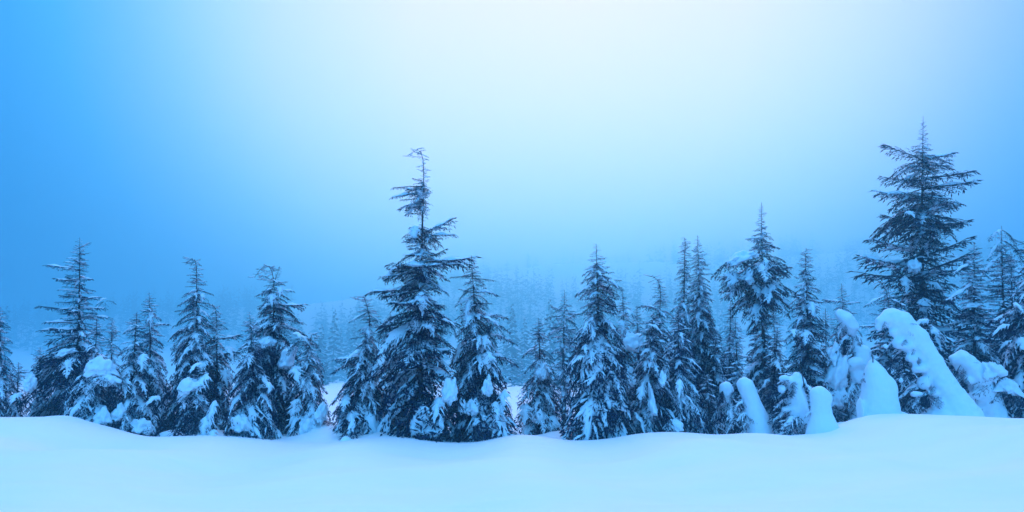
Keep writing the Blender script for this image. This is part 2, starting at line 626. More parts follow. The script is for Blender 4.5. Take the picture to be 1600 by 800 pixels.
def tree(label, px, top, d, wl, wr, style='drape', dens=1.0, power=0.8, lean=None, leader=None, clumps=(), extra=(),
         dust=1, profile=None, skirt=(), group='snowy conifers along the edge of the clearing', name='conifer_tree', cat='tree',
         bare_top=0.022, single=True, load=0.62, droop=0.0, trunk_r=None, wid=1.0, bare=None):
    """px: trunk foot column; top: (px, py) of the tip; wl / wr: half widths in pixels at the foot of the crown;
    profile: [(t, left, right)] factors with t = 0 at the tip; extra: [(t_root, px_tip, py_tip, shape)] boughs that stand out"""
    global TREE_COUNT
    TREE_COUNT += 1
    rng = np.random.default_rng(1000 + TREE_COUNT)
    k = ppm(d)
    bx = at(px, 650, d).x
    base = Vector((bx, d, gz(bx, d) - 0.15))
    tip = at(top[0], top[1], d)
    H = tip.z - base.z
    lod = MID if d < 26.2 or H * k > 250 else LOW
    root = bpy.data.objects.new(name, None)
    root.empty_display_size = 0.4
    C.objects.link(root)
    root.location = base
    tag(root, label, cat, group)
    # trunk path: foot, gentle sway, leader
    lx = tip.x - base.x
    ts = np.linspace(0, 1, 15)
    sway = rng.uniform(-0.012, 0.012) * H
    path = np.stack([lx * ts ** 1.3 + sway * np.sin(ts * 4.2), 0.4 * sway * np.sin(ts * 3 + 1), H * ts], -1)
    if leader:                                  # leader: list of (px, py) beyond the straight part
        lead = [np.array(at(x, y, d) - base) for x, y in leader]
        keep = path[path[:, 2] < lead[0][2] - 0.1]
        sh = lead[0][0] - np.interp(lead[0][2], path[:, 2], path[:, 0])
        keep[:, 0] += sh * (keep[:, 2] / lead[0][2]) ** 2
        path = np.concatenate([keep, np.array(lead)])
    r0 = trunk_r or (0.011 * H + 0.02)
    hh = np.clip(path[:, 2] / H, 0, 1)
    rad = r0 * (1 - hh) ** 1.25 + 0.005
    if leader:
        rad[-len(leader):] = np.linspace(0.012, 0.005, len(leader))
    obj("trunk", mesh_from("trunk", *tube(path, rad, 7), M_BARK, smooth=True), root)

    def on_trunk(z):
        i = np.argsort(path[:, 2])
        return np.array([np.interp(z, path[i, 2], path[i, 0]), np.interp(z, path[i, 2], path[i, 1]), z])
    prof = profile or [(0, 0.02, 0.02), (0.1, 0.1 ** power, 0.1 ** power), (0.3, 0.3 ** power, 0.3 ** power), (0.6, 0.6 ** power, 0.6 ** power),
                       (0.85, 0.97, 0.97), (1.0, 0.9, 0.9)]
    pt = [p[0] for p in prof]
    WL, WR = 1.18 * wl / k, 1.18 * wr / k

    def reach(t, az):
        l, r_ = np.interp(t, pt, [p[1] for p in prof]) * WL, np.interp(t, pt, [p[2] for p in prof]) * WR
        f = 0.5 + 0.5 * math.cos(az)
        m = l * (1 - f) + r_ * f
        return max(m, 0.05 + 1.9 * min(t, 0.13) if not bare else 0.09)
    G, S = Geo(), Geo()
    n = int(np.clip(H * 23 * dens, 48, 210))
    n_single = 0
    for i in range(n):
        u = (i + rng.random()) / n
        t = bare_top + (0.985 - bare_top) * u ** 1.12
        if bare and bare[0] < t < bare[1] and rng.random() < 0.5:
            continue
        h = H * (1 - t)
        az = i * 2.39996 + rng.normal(0, 0.35)
        rch = reach(t, az) * rng.uniform(0.72, 1.12)
        if rng.random() < 0.07:
            rch *= 1.22
        if style == 'drape':
            pitch = np.interp(t, [0, 0.15, 0.5, 1], [12, 0, -20, -38]) + rng.normal(0, 7) - droop
            shape = 'thin' if rch < 0.30 else rng.choice(['drape', 'drape', 'heavy'] if t > 0.35 else ['drape', 'thin', 'drape'])
        elif style == 'flat':
            pitch = np.interp(t, [0, 0.15, 0.6, 1], [28, 8, -8, -26]) + rng.normal(0, 10) - droop
            rch *= rng.uniform(0.72, 1.06)
            shape = 'thin' if rch < 0.26 else rng.choice(['flat', 'drape'])
        else:                                   # open: thin boughs standing apart above a denser foot
            pitch = np.interp(t, [0, 0.2, 0.5, 1], [18, 4, -8, -34]) + rng.normal(0, 6) - droop
            shape = rng.choice(['thin', 'thin', 'flat']) if t < 0.5 else rng.choice(['drape', 'heavy', 'drape'])
        pitch = R(pitch)
        slope = {'drape': -0.42, 'flat': -0.08, 'thin': -0.02, 'heavy': -0.7}[shape]
        L = rch / max(0.35, math.cos(pitch + math.atan(slope) * 0.6)) 
        m = bough_matrix(on_trunk(h), az, pitch, rng.normal(0, 0.18), L, rng.uniform(0.85, 1.25) * wid)
        kk = int(rng.integers(0, 5))
        pxlen = L * k
        front = math.sin(az) < 0.35
        if single and pxlen > 13 and front and t < 0.85 and n_single < 70:
            n_single += 1
            fm, sm = bough_meshes(shape, kk, dust)
            bo = obj("bough", fm, root)
            bo.matrix_local = m
            if sm and rng.random() < load:
                obj("bough_snow", sm, bo)
        else:
            (gv, gf), (sv, sf) = lod[shape][kk % len(lod[shape])]
            G.add(xform(m, gv), gf)
            if len(sf) and rng.random() < load:
                S.add(xform(m, sv), sf)
    # inner twigs that close the heart of the crown
    for i in range(int(n * 0.62)):
        t = rng.uniform(max(0.1, bare_top), 1.0)
        if bare and bare[0] < t < bare[1]:
            continue
        az = rng.uniform(0, 6.283)
        L = reach(t, az) * rng.uniform(0.35, 0.62)
        shp = rng.choice(['drape', 'heavy'])
        (gv, gf), (sv, sf) = LOW[shp][int(rng.integers(0, 3))]
        m = bough_matrix(on_trunk(H * (1 - t)), az, R(rng.uniform(-45, 5)), rng.normal(0, 0.3), L + 0.06, 1.2)
        G.add(xform(m, gv), gf)
        if len(sf) and rng.random() < 0.4:
            S.add(xform(m, sv), sf)
    # fine drooping sprays that clothe the top and the leader
    ztop = path[:, 2]
    ncl = 26 if H > 3 else 16
    for j in range(ncl):
        if leader:
            f = (j + rng.random()) / ncl
            npt = len(path)
            lo = npt - len(leader) - 1
            q = lo + f * (npt - 1 - lo)
            i0 = int(min(q, npt - 2))
            P = path[i0] + (path[i0 + 1] - path[i0]) * (q - i0)
            Lw = 0.10 + 0.14 * (1 - f) + rng.uniform(0, .10)
        else:
            f = (j + rng.random()) / ncl
            t = 0.13 * (1 - f) ** 1.2 + 0.004
            P = on_trunk(H * (1 - t))
            Lw = (0.07 + 1.9 * t) * rng.uniform(.7, 1.25)
        (gv, gf), (sv, sf) = (MID if Lw > .16 else LOW)['thin'][j % 3]
        m = bough_matrix(P, j * 2.4 + rng.normal(0, .3), R(rng.uniform(-28, 22)), rng.normal(0, .3), Lw, 1.15)
        G.add(xform(m, gv), gf)
        if len(sf) and rng.random() < .6:
            S.add(xform(m, sv), sf)
    for cl in clumps:                           # the sprays that carry each load of snow and poke out round its rim
        cx, cy, rx, ry = cl[:4]
        tc_ = np.clip((at(cx, cy, d).z - base.z) / H, 0, 1)
        off = cl[5] if len(cl) > 5 else reach(1 - tc_, -1.57) * CLUMP_OFF
        P = np.array(at(cx, cy, d - off) - base)
        q = ppm(d - off)
        nb = 4 if rx < 8 else 8
        for j in range(nb):
            az = -1.57 + (j / (nb - 1) - 0.5) * 3.6 + rng.normal(0, .2)
            Lb = rng.uniform(1.0, 1.6) * (rx / q) + 0.10
            Q = P + [0.2 * rx / q * math.cos(az), 0.15, -0.25 * ry / q + rng.uniform(-.5, .3) * ry / q]
            (gv, gf), (sv, sf) = (lod if rx > 8 else LOW)[rng.choice(['drape', 'heavy'])][j % 3]
            G.add(xform(bough_matrix(Q, az, R(rng.uniform(-35, 15)), rng.normal(0, .3), Lb, 1.0), gv), gf)
    crown = obj("crown", mesh_from("crown", *G.arrays(), M_FOL[dust]), root)
    sv, sf = S.arrays()
    if len(sf):
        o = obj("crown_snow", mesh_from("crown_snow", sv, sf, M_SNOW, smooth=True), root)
        tag(o, kind='stuff')
    for (t0, tx, ty, shape) in extra:
        P = on_trunk(H * (1 - t0))
        Q = np.array(at(tx, ty, d - 0.15) - base)
        dv = Q - P
        L = float(np.linalg.norm(dv))
        az = math.atan2(dv[1], dv[0])
        pitch = math.asin(dv[2] / L)
        slope = {'drape': -0.42, 'flat': -0.08, 'thin': -0.02, 'heavy': -0.7}[shape]
        m = bough_matrix(P, az, pitch - math.atan(slope), 0, L / math.sqrt(1 + slope * slope), 0.9)
        fm, sm = bough_meshes(shape, int(rng.integers(0, 5)), dust)
        bo = obj("bough", fm, root)
        bo.matrix_local = m
        if sm and rng.random() < load + .15:
            obj("bough_snow", sm, bo)
    for cl in clumps:
        cx, cy, rx, ry = cl[:4]
        tilt = R(cl[4]) if len(cl) > 4 else 0
        t = np.clip((at(cx, cy, d).z - base.z) / H, 0, 1)
        off = cl[5] if len(cl) > 5 else reach(1 - t, -1.57) * CLUMP_OFF
        D = d - off
        P = at(cx, cy, D) - base
        q = ppm(D)
        if max(rx, ry) <= 13:
            V, Fc = TPL['heavy' if ry > rx * .8 else 'drape'][(1, 2, 4)[int(rng.integers(0, 3))]][1]
            L = 2.5 * max(rx, ry) / q
            V = (V - [0.45, 0, -0.16]) * [1, min(2.2, max(.8, min(rx, ry) / q / (0.16 * L))), 1.5]
            a = -1.57 + rng.normal(0, .35) if ry > rx * .8 else (-0.35 if tilt > 0 else (-2.8 if tilt < 0 else -1.57)) + rng.normal(0, .25)
            V = xform(bough_matrix((0, 0, 0), a, R(rng.uniform(-42, -12) if ry > rx * .8 else rng.uniform(-14, 4)), rng.normal(0, .15), L, 1.0), V)
        else:
            V, Fc = lump(rng, rx / q, max(rx, ry) * 0.62 / q, ry / q, tilt, amp=0.55)
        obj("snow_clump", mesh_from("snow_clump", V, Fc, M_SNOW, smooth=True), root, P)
    return root


# ------------------------------------------------------------------ the trees of the front row, from left to right
tree("dark conifer cut by the left frame edge, with a snow lump at its foot", 2, (0, 478), 24, 46, 46, 'drape', 1.05,
     clumps=[(46, 604, 8, 15, 12), (26, 622, 10, 7)])
tree("small bushy conifer low in the dip right of the left frame edge", 66, (62, 543), 26, 34, 34, 'drape', 1.3,
     clumps=[(70, 585, 7, 10)])
tree("tall open-topped conifer with long thin boughs, first tall tree from the left", 128, (122, 371), 25, 64, 52, 'open', 1.04,
     profile=[(0, .05, .05), (.06, .14, .14), (.14, .28, .22), (.3, .42, .42), (.42, .6, .5), (.6, .9, .75), (.8, 1, .9), (1, .8, .8)],
     extra=[(.05, 141, 379, 'thin'), (.16, 72, 414, 'thin'), (.2, 145, 436, 'thin'), (.36, 60, 478, 'thin'), (.30, 158, 464, 'thin'),
            (.44, 62, 516, 'thin'), (.34, 165, 482, 'thin'), (.38, 172, 496, 'thin')],
     clumps=[(101, 553, 17, 7, -22), (160, 470, 6, 3, -10)], bare_top=0.05)
tree("bushy conifer with a large white snow cap before the first tall tree", 150, (149, 498), 22.6, 62, 44, 'drape', 1.15,
     clumps=[(158, 578, 22, 17), (168, 596, 17, 11), (140, 600, 8, 12), (160, 655, 14, 15)], dust=1)
tree("slim grey-blue conifer whose tip shows behind the snow-capped bush", 178, (173, 497), 27, 32, 32, 'drape', 1.1)
tree("pointed conifer with tidy sloping boughs behind the paired front conifers on the left", 240, (232, 457), 25, 44, 52, 'drape', 1.15,
     extra=[(.23, 262, 508, 'drape'), (.3, 207, 525, 'drape')], clumps=[(236, 497, 3, 9)])
tree("broad frosted conifer with two snow pillows at its foot, leftmost of the front pair", 208, (212, 487), 22.8, 50, 54, 'drape', 1.2,
     clumps=[(186, 652, 11, 16), (222, 668, 18, 11, 15), (222, 560, 8, 8), (196, 600, 7, 9), (240, 625, 9, 7)], dust=1)
tree("tall narrow conifer with a nodding tip bent left, above the snow-hatted tree", 312, (306, 404), 24, 58, 48, 'drape', 1.2, power=0.7,
     leader=[(307, 430), (307, 418), (305, 408), (300, 404), (295, 407), (292, 411)],
     extra=[(.32, 270, 510, 'thin'), (.36, 268, 528, 'drape'), (.17, 333, 460, 'thin'), (.27, 274, 486, 'thin')],
     clumps=[(301, 536, 6, 5), (316, 462, 3, 4), (317, 568, 7, 7)])
tree("dark conifer leaning against the right side of the nodding narrow tree", 346, (337, 478), 24.4, 48, 42, 'drape', 1.2,
     leader=[(338, 492), (336, 482), (332, 476), (328, 476)],
     extra=[(.24, 375, 523, 'flat'), (.38, 372, 551, 'drape')], clumps=[(358, 550, 10, 6, 20), (352, 585, 6, 8, -25)])
tree("short conifer buried under a wide white snow hat", 308, (312, 574), 21.6, 40, 34, 'drape', 1.3, power=.55,
     clumps=[(297, 606, 18, 13, -18), (316, 594, 12, 11), (306, 574, 9, 7), (287, 618, 8, 9), (331, 640, 6, 13), (319, 664, 6, 12), (332, 680, 9, 7), (308, 622, 7, 6)])
tree("evenly pointed conifer with fine spray boughs in front of the hook-topped pair", 402, (389, 488), 22, 50, 44, 'drape', 1.25, power=.72,
     extra=[(.22, 372, 548, 'thin')], clumps=[(378, 668, 15, 18), (406, 685, 6, 10), (390, 560, 5, 7), (420, 605, 9, 5)], dust=1, bare_top=.09)
tree("ragged tall conifer with drooping tip and bright snow shelf on its left shoulder", 430, (424, 414), 23.6, 58, 66, 'drape', 1.2, power=.6,
     leader=[(428, 440), (425, 424), (420, 416), (414, 415), (406, 422), (398, 433)],
     extra=[(.10, 437, 418, 'thin'), (.16, 402, 462, 'drape'), (.22, 474, 476, 'flat'), (.24, 462, 500, 'drape')],
     clumps=[(411, 540, 17, 10, -22), (447, 566, 11, 22, 18), (424, 464, 6, 6), (438, 452, 4, 5), (432, 510, 9, 5)])
tree("dark conifer with big snow drapes at its foot, on the snowy gap's left side", 478, (488, 518), 22.6, 36, 38, 'drape', 1.3, power=.5,
     leader=[(483, 545), (485, 530), (488, 522), (493, 522), (497, 530)],
     clumps=[(482, 668, 14, 24), (500, 652, 9, 20, 14), (470, 530, 13, 6, 8), (470, 686, 12, 14), (462, 580, 8, 10), (478, 600, 7, 10), (462, 635, 8, 12)])
tree("conifer with a thin crooked leader curling left, right of the snowy gap", 566, (571, 462), 22, 48, 42, 'drape', 1.2, power=.72,
     leader=[(578, 500), (575, 485), (571, 470), (568, 464), (562, 464), (556, 468)],
     extra=[(.12, 546, 503, 'thin'), (.14, 596, 504, 'thin'), (.44, 526, 561, 'flat'), (.5, 522, 582, 'drape'), (.66, 520, 630, 'drape')],
     clumps=[(553, 557, 12, 8, -20), (581, 602, 9, 7), (570, 605, 5, 9), (541, 632, 12, 6), (556, 588, 12, 7, -18), (585, 575, 5, 7)])
tree("slim shadowed conifer squeezed against the left side of the tallest middle tree", 608, (609, 490), 25, 34, 36, 'drape', 1.25,
     extra=[(.09, 592, 517, 'flat'), (.12, 590, 520, 'drape')], clumps=[(604, 509, 13, 5, -14), (592, 665, 12, 16), (610, 608, 6, 8)])
tree("tallest tree of the middle, gaunt, with a bare neck under its curled tip", 658, (660, 236), 21.5, 60, 60, 'flat', 1.4, load=.55,
     leader=[(662, 290), (662, 268), (661, 250), (658, 238), (651, 234), (645, 238), (640, 245)],
     profile=[(0, .03, .03), (.10, .12, .12), (.125, .42, .14), (.18, .62, .16), (.22, .4, .15), (.235, .1, .1), (.265, .1, .1), (.28, .45, .45), (.33, .5, .6), (.36, .3, .3),
              (.38, .62, .62), (.42, .9, .7), (.46, .55, .5), (.5, .75, .6), (.6, .95, .75), (.75, 1, .9), (.9, 1, .95), (1, .85, .8)],
     extra=[(.13, 614, 293, 'thin'), (.155, 612, 308, 'thin'), (.175, 626, 312, 'thin'), (.2, 640, 325, 'thin'),
            (.30, 707, 342, 'flat'), (.31, 712, 367, 'thin'), (.33, 632, 377, 'flat'), (.37, 634, 398, 'flat'), (.40, 737, 403, 'flat'), (.41, 716, 412, 'flat'),
            (.43, 600, 432, 'flat'), (.44, 612, 420, 'flat'), (.49, 582, 455, 'flat'), (.5, 600, 462, 'flat'), (.51, 622, 474, 'flat'), (.46, 700, 458, 'thin'),
            (.58, 714, 505, 'flat'), (.57, 702, 500, 'drape')],
     clumps=[(647, 361, 8, 7, -20, .25), (669, 372, 7, 5, 0, .3), (620, 421, 12, 8, -14, .1), (648, 414, 14, 5, 0, .3), (660, 468, 11, 9, -10), (669, 511, 9, 7, 5),
             (646, 556, 10, 5, -28), (661, 549, 5, 4), (702, 618, 12, 22, 8), (660, 646, 10, 12, -20), (655, 672, 15, 17, -25), (677, 676, 12, 16),
             (683, 632, 8, 12), (688, 665, 5, 14), (700, 505, 10, 5, 8)], dust=0, wid=1.1, bare=(.228, .27))
tree("pointed conifer with snow striped boughs, right neighbour of the tallest middle tree", 745, (739, 399), 22, 62, 62, 'drape', 1.25, power=.72,
     extra=[(.12, 704, 433, 'thin'), (.13, 772, 438, 'thin'), (.21, 776, 462, 'drape'), (.36, 791, 498, 'drape'), (.45, 800, 535, 'drape'), (.55, 806, 572, 'drape')],
     clumps=[(740, 520, 5, 10), (768, 505, 13, 5, 32), (757, 533, 7, 9, 25), (760, 610, 8, 20, 12), (738, 640, 9, 16, 8), (752, 665, 13, 15), (766, 662, 9, 15, 12), (776, 640, 8, 13, 20),
             (786, 622, 8, 12, 25), (762, 560, 8, 10, 20), (730, 480, 4, 9), (742, 672, 12, 12), (722, 640, 6, 14)], dust=1)
tree("squat pointed conifer with one hanging snow tongue, left of the thin pole pine", 845, (842, 497), 23, 46, 46, 'drape', 1.2, power=.72,
     clumps=[(845, 585, 9, 17, 10), (843, 655, 10, 14, -15), (862, 662, 12, 10, 20), (820, 640, 8, 10)], dust=1)
tree("thin pole pine with short level tufts and bare trunk in the mist, second row", 882, (881, 453), 37, 26, 28, 'flat', .8, power=.3,
     profile=[(0, .1, .1), (.1, .3, .3), (.2, .9, .7), (.4, .7, 1), (.7, .8, .8), (1, .3, .3)], trunk_r=.13, wid=.8,
     extra=[(.16, 862, 478, 'flat'), (.17, 906, 490, 'flat'), (.3, 858, 510, 'flat'), (.3, 908, 520, 'flat')])
tree("large full conifer with spiky tip and heavy drooping skirts right of the pole pine", 938, (932, 381), 21.8, 60, 52, 'drape', 1.3,
     profile=[(0, .02, .02), (.1, .16, .12), (.14, .35, .3), (.2, .35, .62), (.27, .35, .5), (.38, .5, .52), (.5, .72, .66), (.7, .88, .85), (.9, 1, 1), (1, .9, 1)],
     extra=[(.13, 912, 430, 'drape'), (.11, 951, 427, 'thin'), (.17, 961, 448, 'heavy')],
     clumps=[(925, 507, 4, 12), (957, 443, 8, 4, 15), (917, 652, 11, 11, -20), (932, 572, 6, 7), (905, 562, 9, 5, -22), (962, 634, 14, 7, 24), (950, 600, 6, 9), (915, 545, 8, 4)],
     dust=1, bare_top=.1)
tree("snow-draped conifer half hidden behind the large full centre-right conifer", 980, (972, 453), 26, 34, 34, 'drape', 1.2, power=.65,
     clumps=[(988, 540, 15, 18, 15), (972, 506, 6, 6), (984, 600, 10, 18), (982, 488, 6, 4)])
tree("ragged conifer with tip hooked far left, beside the misty twin spires", 1030, (1033, 436), 24.5, 40, 40, 'drape', 1.2, power=.6,
     leader=[(1032, 462), (1031, 448), (1028, 438), (1022, 433), (1014, 431)],
     extra=[(.2, 998, 480, 'drape')])
tree("round shouldered conifer draped with long white streaks, left of the twin spires", 1012, (1020, 486), 22.2, 38, 52, 'drape', 1.3, power=.55,
     clumps=[(1019, 640, 7, 26, -6), (1032, 598, 6, 16, 20), (1002, 612, 6, 10), (1052, 668, 14, 12, 10), (1000, 655, 8, 12), (1022, 514, 10, 5, 10), (1062, 602, 5, 9, -15), (1018, 560, 5, 10)])
tree("left spire of the misty twin spires", 1068, (1070, 371), 27, 36, 26, 'drape', 1.25, power=.7, leader=[(1070, 392), (1071, 380), (1069, 371)], dust=1)
tree("right spire of the misty twin spires, full and even", 1094, (1092, 368), 27.6, 40, 48, 'drape', 1.3, power=.62, dust=1)
tree("fine-twigged frosted conifer hanging in front of the misty twin spires", 1066, (1058, 478), 22.8, 46, 54, 'drape', 1.25, power=.62, dust=2,
     clumps=[(1040, 575, 5, 10, 15)])
tree("low conifer thicket sloping down right of the misty twin spires", 1112, (1118, 520), 27, 40, 40, 'drape', 1.1, dust=2)
tree("conifer with a swollen crown under big white snow cushions and a bare waist", 1190, (1192, 316), 30, 62, 44, 'flat', 1.6,
     profile=[(0, .03, .03), (.1, .14, .16), (.2, .32, .5), (.225, .3, .45), (.25, 1.0, .8), (.36, 1.05, 1.0), (.43, .75, .8), (.46, .32, .35), (.55, .28, .32), (.62, .45, .5), (.8, .65, .65), (1, .7, .7)], droop=6,
     extra=[(.16, 1166, 373, 'thin'), (.2, 1217, 388, 'drape'), (.36, 1238, 483, 'thin')],
     clumps=[(1158, 405, 23, 9, -24), (1146, 436, 13, 11, -8), (1168, 437, 10, 14, 12), (1184, 452, 8, 12, -25), (1198, 412, 5, 8)], dust=1)
tree("frosted small conifer filling the hollow left below the swollen crown", 1152, (1150, 500), 26, 44, 40, 'open', 1.2, dust=2)
tree("dim blue conifer in the shade right behind the trunk of the swollen crown", 1182, (1180, 500), 31.5, 40, 40, 'drape', 1.1, dust=1)
tree("stubby dark young conifer at the crest below the misty twin spires", 1108, (1104, 585), 23.2, 34, 32, 'drape', 1.3, dust=1, power=.6)
tree("dim slender conifer behind, between the swollen crown and the dark bristly conifer", 1211, (1210, 478), 29, 24, 26, 'drape', 1.1, dust=1)
tree("dark bristly conifer with a bare candle tip above the bent snowy sapling", 1260, (1260, 388), 25, 52, 50, 'flat', 1.35, power=.62,
     leader=[(1259, 420), (1259, 405), (1259, 395), (1260, 388)],
     clumps=[(1268, 478, 7, 6), (1254, 498, 10, 5, -24), (1240, 520, 8, 5), (1306, 595, 13, 34, 16), (1300, 560, 10, 20, 20), (1308, 625, 13, 26)], dust=0, droop=6, load=.6)
tree("small pointed conifer behind the tilted white snow caps", 1318, (1317, 443), 30, 42, 44, 'drape', 1.15, power=.7,
     extra=[(.12, 1288, 468, 'flat'), (.14, 1343, 472, 'thin')])
tree("biggest tree on the right, tall and dark with long level upturned boughs", 1447, (1441, 181), 33, 70, 68, 'flat', 1.6, load=.35, wid=1.35,
     profile=[(0, .03, .03), (.08, .13, .12), (.11, .2, .22), (.16, .62, .4), (.19, .5, .42), (.22, .3, .3), (.26, .62, .55), (.3, .75, .8), (.36, .8, .75), (.42, .4, .4),
              (.48, .66, .7), (.54, .6, .75), (.58, .8, .72), (.63, .95, .85), (.7, .95, .8), (.8, .8, .8), (1, .8, .8)],
     extra=[(.15, 1385, 225, 'flat'), (.145, 1489, 239, 'flat'), (.21, 1517, 267, 'flat'), (.24, 1517, 284, 'flat'), (.215, 1380, 277, 'flat'), (.27, 1373, 299, 'flat'),
            (.29, 1500, 318, 'flat'), (.36, 1383, 335, 'flat'), (.38, 1508, 345, 'flat'), (.45, 1363, 374, 'flat'), (.46, 1511, 372, 'flat'), (.5, 1348, 402, 'flat'), (.53, 1345, 425, 'flat'), (.51, 1515, 394, 'flat')],
     clumps=[(1429, 420, 9, 14, 12), (1422, 335, 9, 4), (1415, 440, 7, 8), (1460, 448, 12, 7, 30), (1444, 475, 8, 10)], dust=0, trunk_r=.2)
tree("thin branched conifer with snowy upper twigs left of the biggest right tree", 1388, (1384, 435), 28, 44, 50, 'open', 1.1, power=.6,
     leader=[(1388, 470), (1385, 455), (1378, 443), (1368, 436), (1350, 428)], dust=2,
     extra=[(.1, 1352, 478, 'thin'), (.12, 1416, 478, 'flat'), (.3, 1345, 510, 'thin')])
tree("frosted bush with a rounded drooping crown behind the great leaning snow tree", 1452, (1448, 496), 27, 44, 46, 'drape', 1.3, power=.45, dust=1,
     clumps=[(1440, 505, 10, 7, -20), (1463, 520, 7, 11, 25)])
tree("spindly dark conifer just right of the biggest right tree", 1526, (1521, 378), 28, 54, 50, 'open', 1.25, power=.62,
     extra=[(.1, 1488, 428, 'thin'), (.12, 1548, 436, 'thin'), (.2, 1478, 470, 'flat')], clumps=[(1534, 538, 5, 6), (1520, 478, 14, 4, -8)], dust=1)
tree("misty tree with sparse arched twigs hanging from its top, near the right frame edge", 1568, (1567, 353), 30, 46, 46, 'open', .9, power=.5,
     extra=[(.02, 1548, 375, 'heavy'), (.02, 1587, 385, 'heavy'), (.06, 1544, 405, 'thin'), (.07, 1598, 408, 'heavy'), (.12, 1535, 432, 'thin')], dust=1, bare_top=.1)
tree("slim dark spike close to the right frame edge", 1583, (1581, 393), 28.5, 22, 22, 'drape', 1.2, power=.5, dust=0)
tree("dense snowy conifer cut by the right frame edge", 1612, (1618, 352), 24.5, 70, 60, 'drape', 1.35, power=.7,
     extra=[(.12, 1583, 372, 'thin'), (.14, 1588, 392, 'drape'), (.4, 1552, 505, 'drape'), (.45, 1545, 530, 'drape')],
     clumps=[(1553, 585, 15, 18, -22), (1576, 608, 18, 13, 12), (1566, 515, 12, 5, -12), (1572, 540, 10, 5, -15), (1597, 535, 7, 10), (1590, 480, 9, 4)], dust=1)
tree("shadowed young conifer under the spindly dark conifer at right", 1500, (1497, 520), 29, 34, 36, 'drape', 1.1, dust=1)
tree("small dark conifer below the dim slender one, behind the snow wrapped bent trees", 1205, (1214, 512), 25.5, 40, 34, 'drape', 1.2, power=.6, dust=0,
     clumps=[(1215, 571, 11, 7, 0)])
tree("shadowed bush behind the snow mantles, under the tilted white caps", 1340, (1338, 520), 26.5, 34, 40, 'drape', 1.25, power=.5, dust=1)
tree("twiggy shadowed bush under the overhang of the great leaning snow tree", 1418, (1408, 520), 24.6, 40, 40, 'drape', 1.3, power=.5, dust=0, clumps=[(1413, 590, 5, 6), (1425, 607, 12, 6)])

tree("hazy conifer standing back in the gap left of the swollen crown", 1142, (1140, 468), 31, 34, 34, 'drape', 1.2, dust=1)
tree("hazy conifer standing back between the bristly conifer and the tilted snow caps", 1292, (1290, 482), 29, 34, 30, 'drape', 1.2, dust=1)
tree("shadowed conifer standing back, left of the round shouldered streaked one", 998, (996, 478), 27.5, 32, 32, 'drape', 1.2, dust=1)
tree("little dark conifer peeking over the crest beside the left frame edge tree", 30, (28, 566), 25.5, 26, 26, 'drape', 1.2, dust=1)
tree("little dim conifer half hidden behind the first tall tree, on its left", 98, (96, 560), 28, 30, 30, 'drape', 1.2, dust=1)
# ------------------------------------------------------------------ trees and saplings wrapped in snow
def buried(label, foot, D, stations, balls=(), boughs=(), lean_twigs=(), voxel=0.04, seed=1.0, amp=0.055, n=26, stretch=1.0, smooth=5, group='snow-wrapped bent trees at right', twig=None):
    """a sapling wrapped in snow: stations (px, py, r px) along its bent stem, extra lobes (px, py, rx, ry, dD), boughs (px0, py0, px1, py1, shape, dD)"""
    k = ppm(D)
    bx = at(foot, 650, D).x
    base = Vector((bx, D, gz(bx, D) - 0.1))
    root = bpy.data.objects.new("snow_wrapped_tree", None)
    C.objects.link(root)
    root.location = base
    tag(root, label, "tree", group)
    ell = [(x, y, z, rx, ry * stretch, rz) for x, y, z, rx, ry, rz in chain([(a, b, D, r) for a, b, r in stations], n)]
    for (px, py, rx, ry, dD) in balls:
        P = at(px, py, D + dD)
        ell.append((P.x, P.y, P.z, rx / k, 0.5 * (rx + ry) / k, ry / k))
    me = fused("snow_mantle", ell, voxel, smooth, amp, 1.7, seed, base)
    obj("snow_mantle", me, root)
    # the bent stem inside
    P = [np.array(at(a, b + r * 0.3, D + 0.1) - base) for a, b, r in stations][::-1]
    obj("trunk", mesh_from("trunk", *tube(P, np.linspace(0.06, 0.02, len(P)), 6), M_BARK, smooth=True), root)
    rng = random.Random(int(seed * 100))
    for (x0, y0, x1, y1, shape, dD) in boughs:
        P0, P1 = at(x0, y0, D + 0.15) - base, at(x1, y1, D + dD) - base
        dv = P1 - P0
        L = dv.length
        slope = {'drape': -0.42, 'flat': -0.08, 'thin': -0.02, 'heavy': -0.7}[shape]
        m = bough_matrix(P0, math.atan2(dv.y, dv.x), math.asin(dv.z / L) - math.atan(slope), rng.uniform(-.3, .3), L / math.sqrt(1 + slope * slope), 1.0)
        fm, sm = bough_meshes(shape, rng.randrange(5), 0)
        bo = obj("bough", fm, root)
        bo.matrix_local = m
        if sm and rng.random() < 0.7:
            obj("bough_snow", sm, bo)
    if amp > 0.03:                              # needled tips that poke out of the snow
        st = [np.interp(np.linspace(0, len(stations) - 1, 16), np.arange(len(stations)), [q[c] for q in stations]) for c in range(3)]
        for px, py, r in list(zip(*st))[2:]:
            sgn = -1 if rng.random() < 0.7 else 1
            P0 = at(px + sgn * r * 0.5, py + r * 0.2, D - 0.6 * r / k) - base
            m = bough_matrix(P0, -1.57 + sgn * rng.uniform(0.5, 1.5), R(rng.uniform(-60, -5)), rng.uniform(-.4, .4), rng.uniform(0.22, 0.4), 0.9)
            fm, sm = bough_meshes('thin' if rng.random() < .5 else 'drape', rng.randrange(5), 0)
            bo = obj("bough", fm, root)
            bo.matrix_local = m
    if twig:
        pts = [np.array(at(a, b, D - 0.1) - base) for a, b in twig]
        obj("leader", mesh_from("leader", *tube(pts, np.linspace(0.022, 0.007, len(pts)), 5), M_BARK, smooth=True), root)
    return root


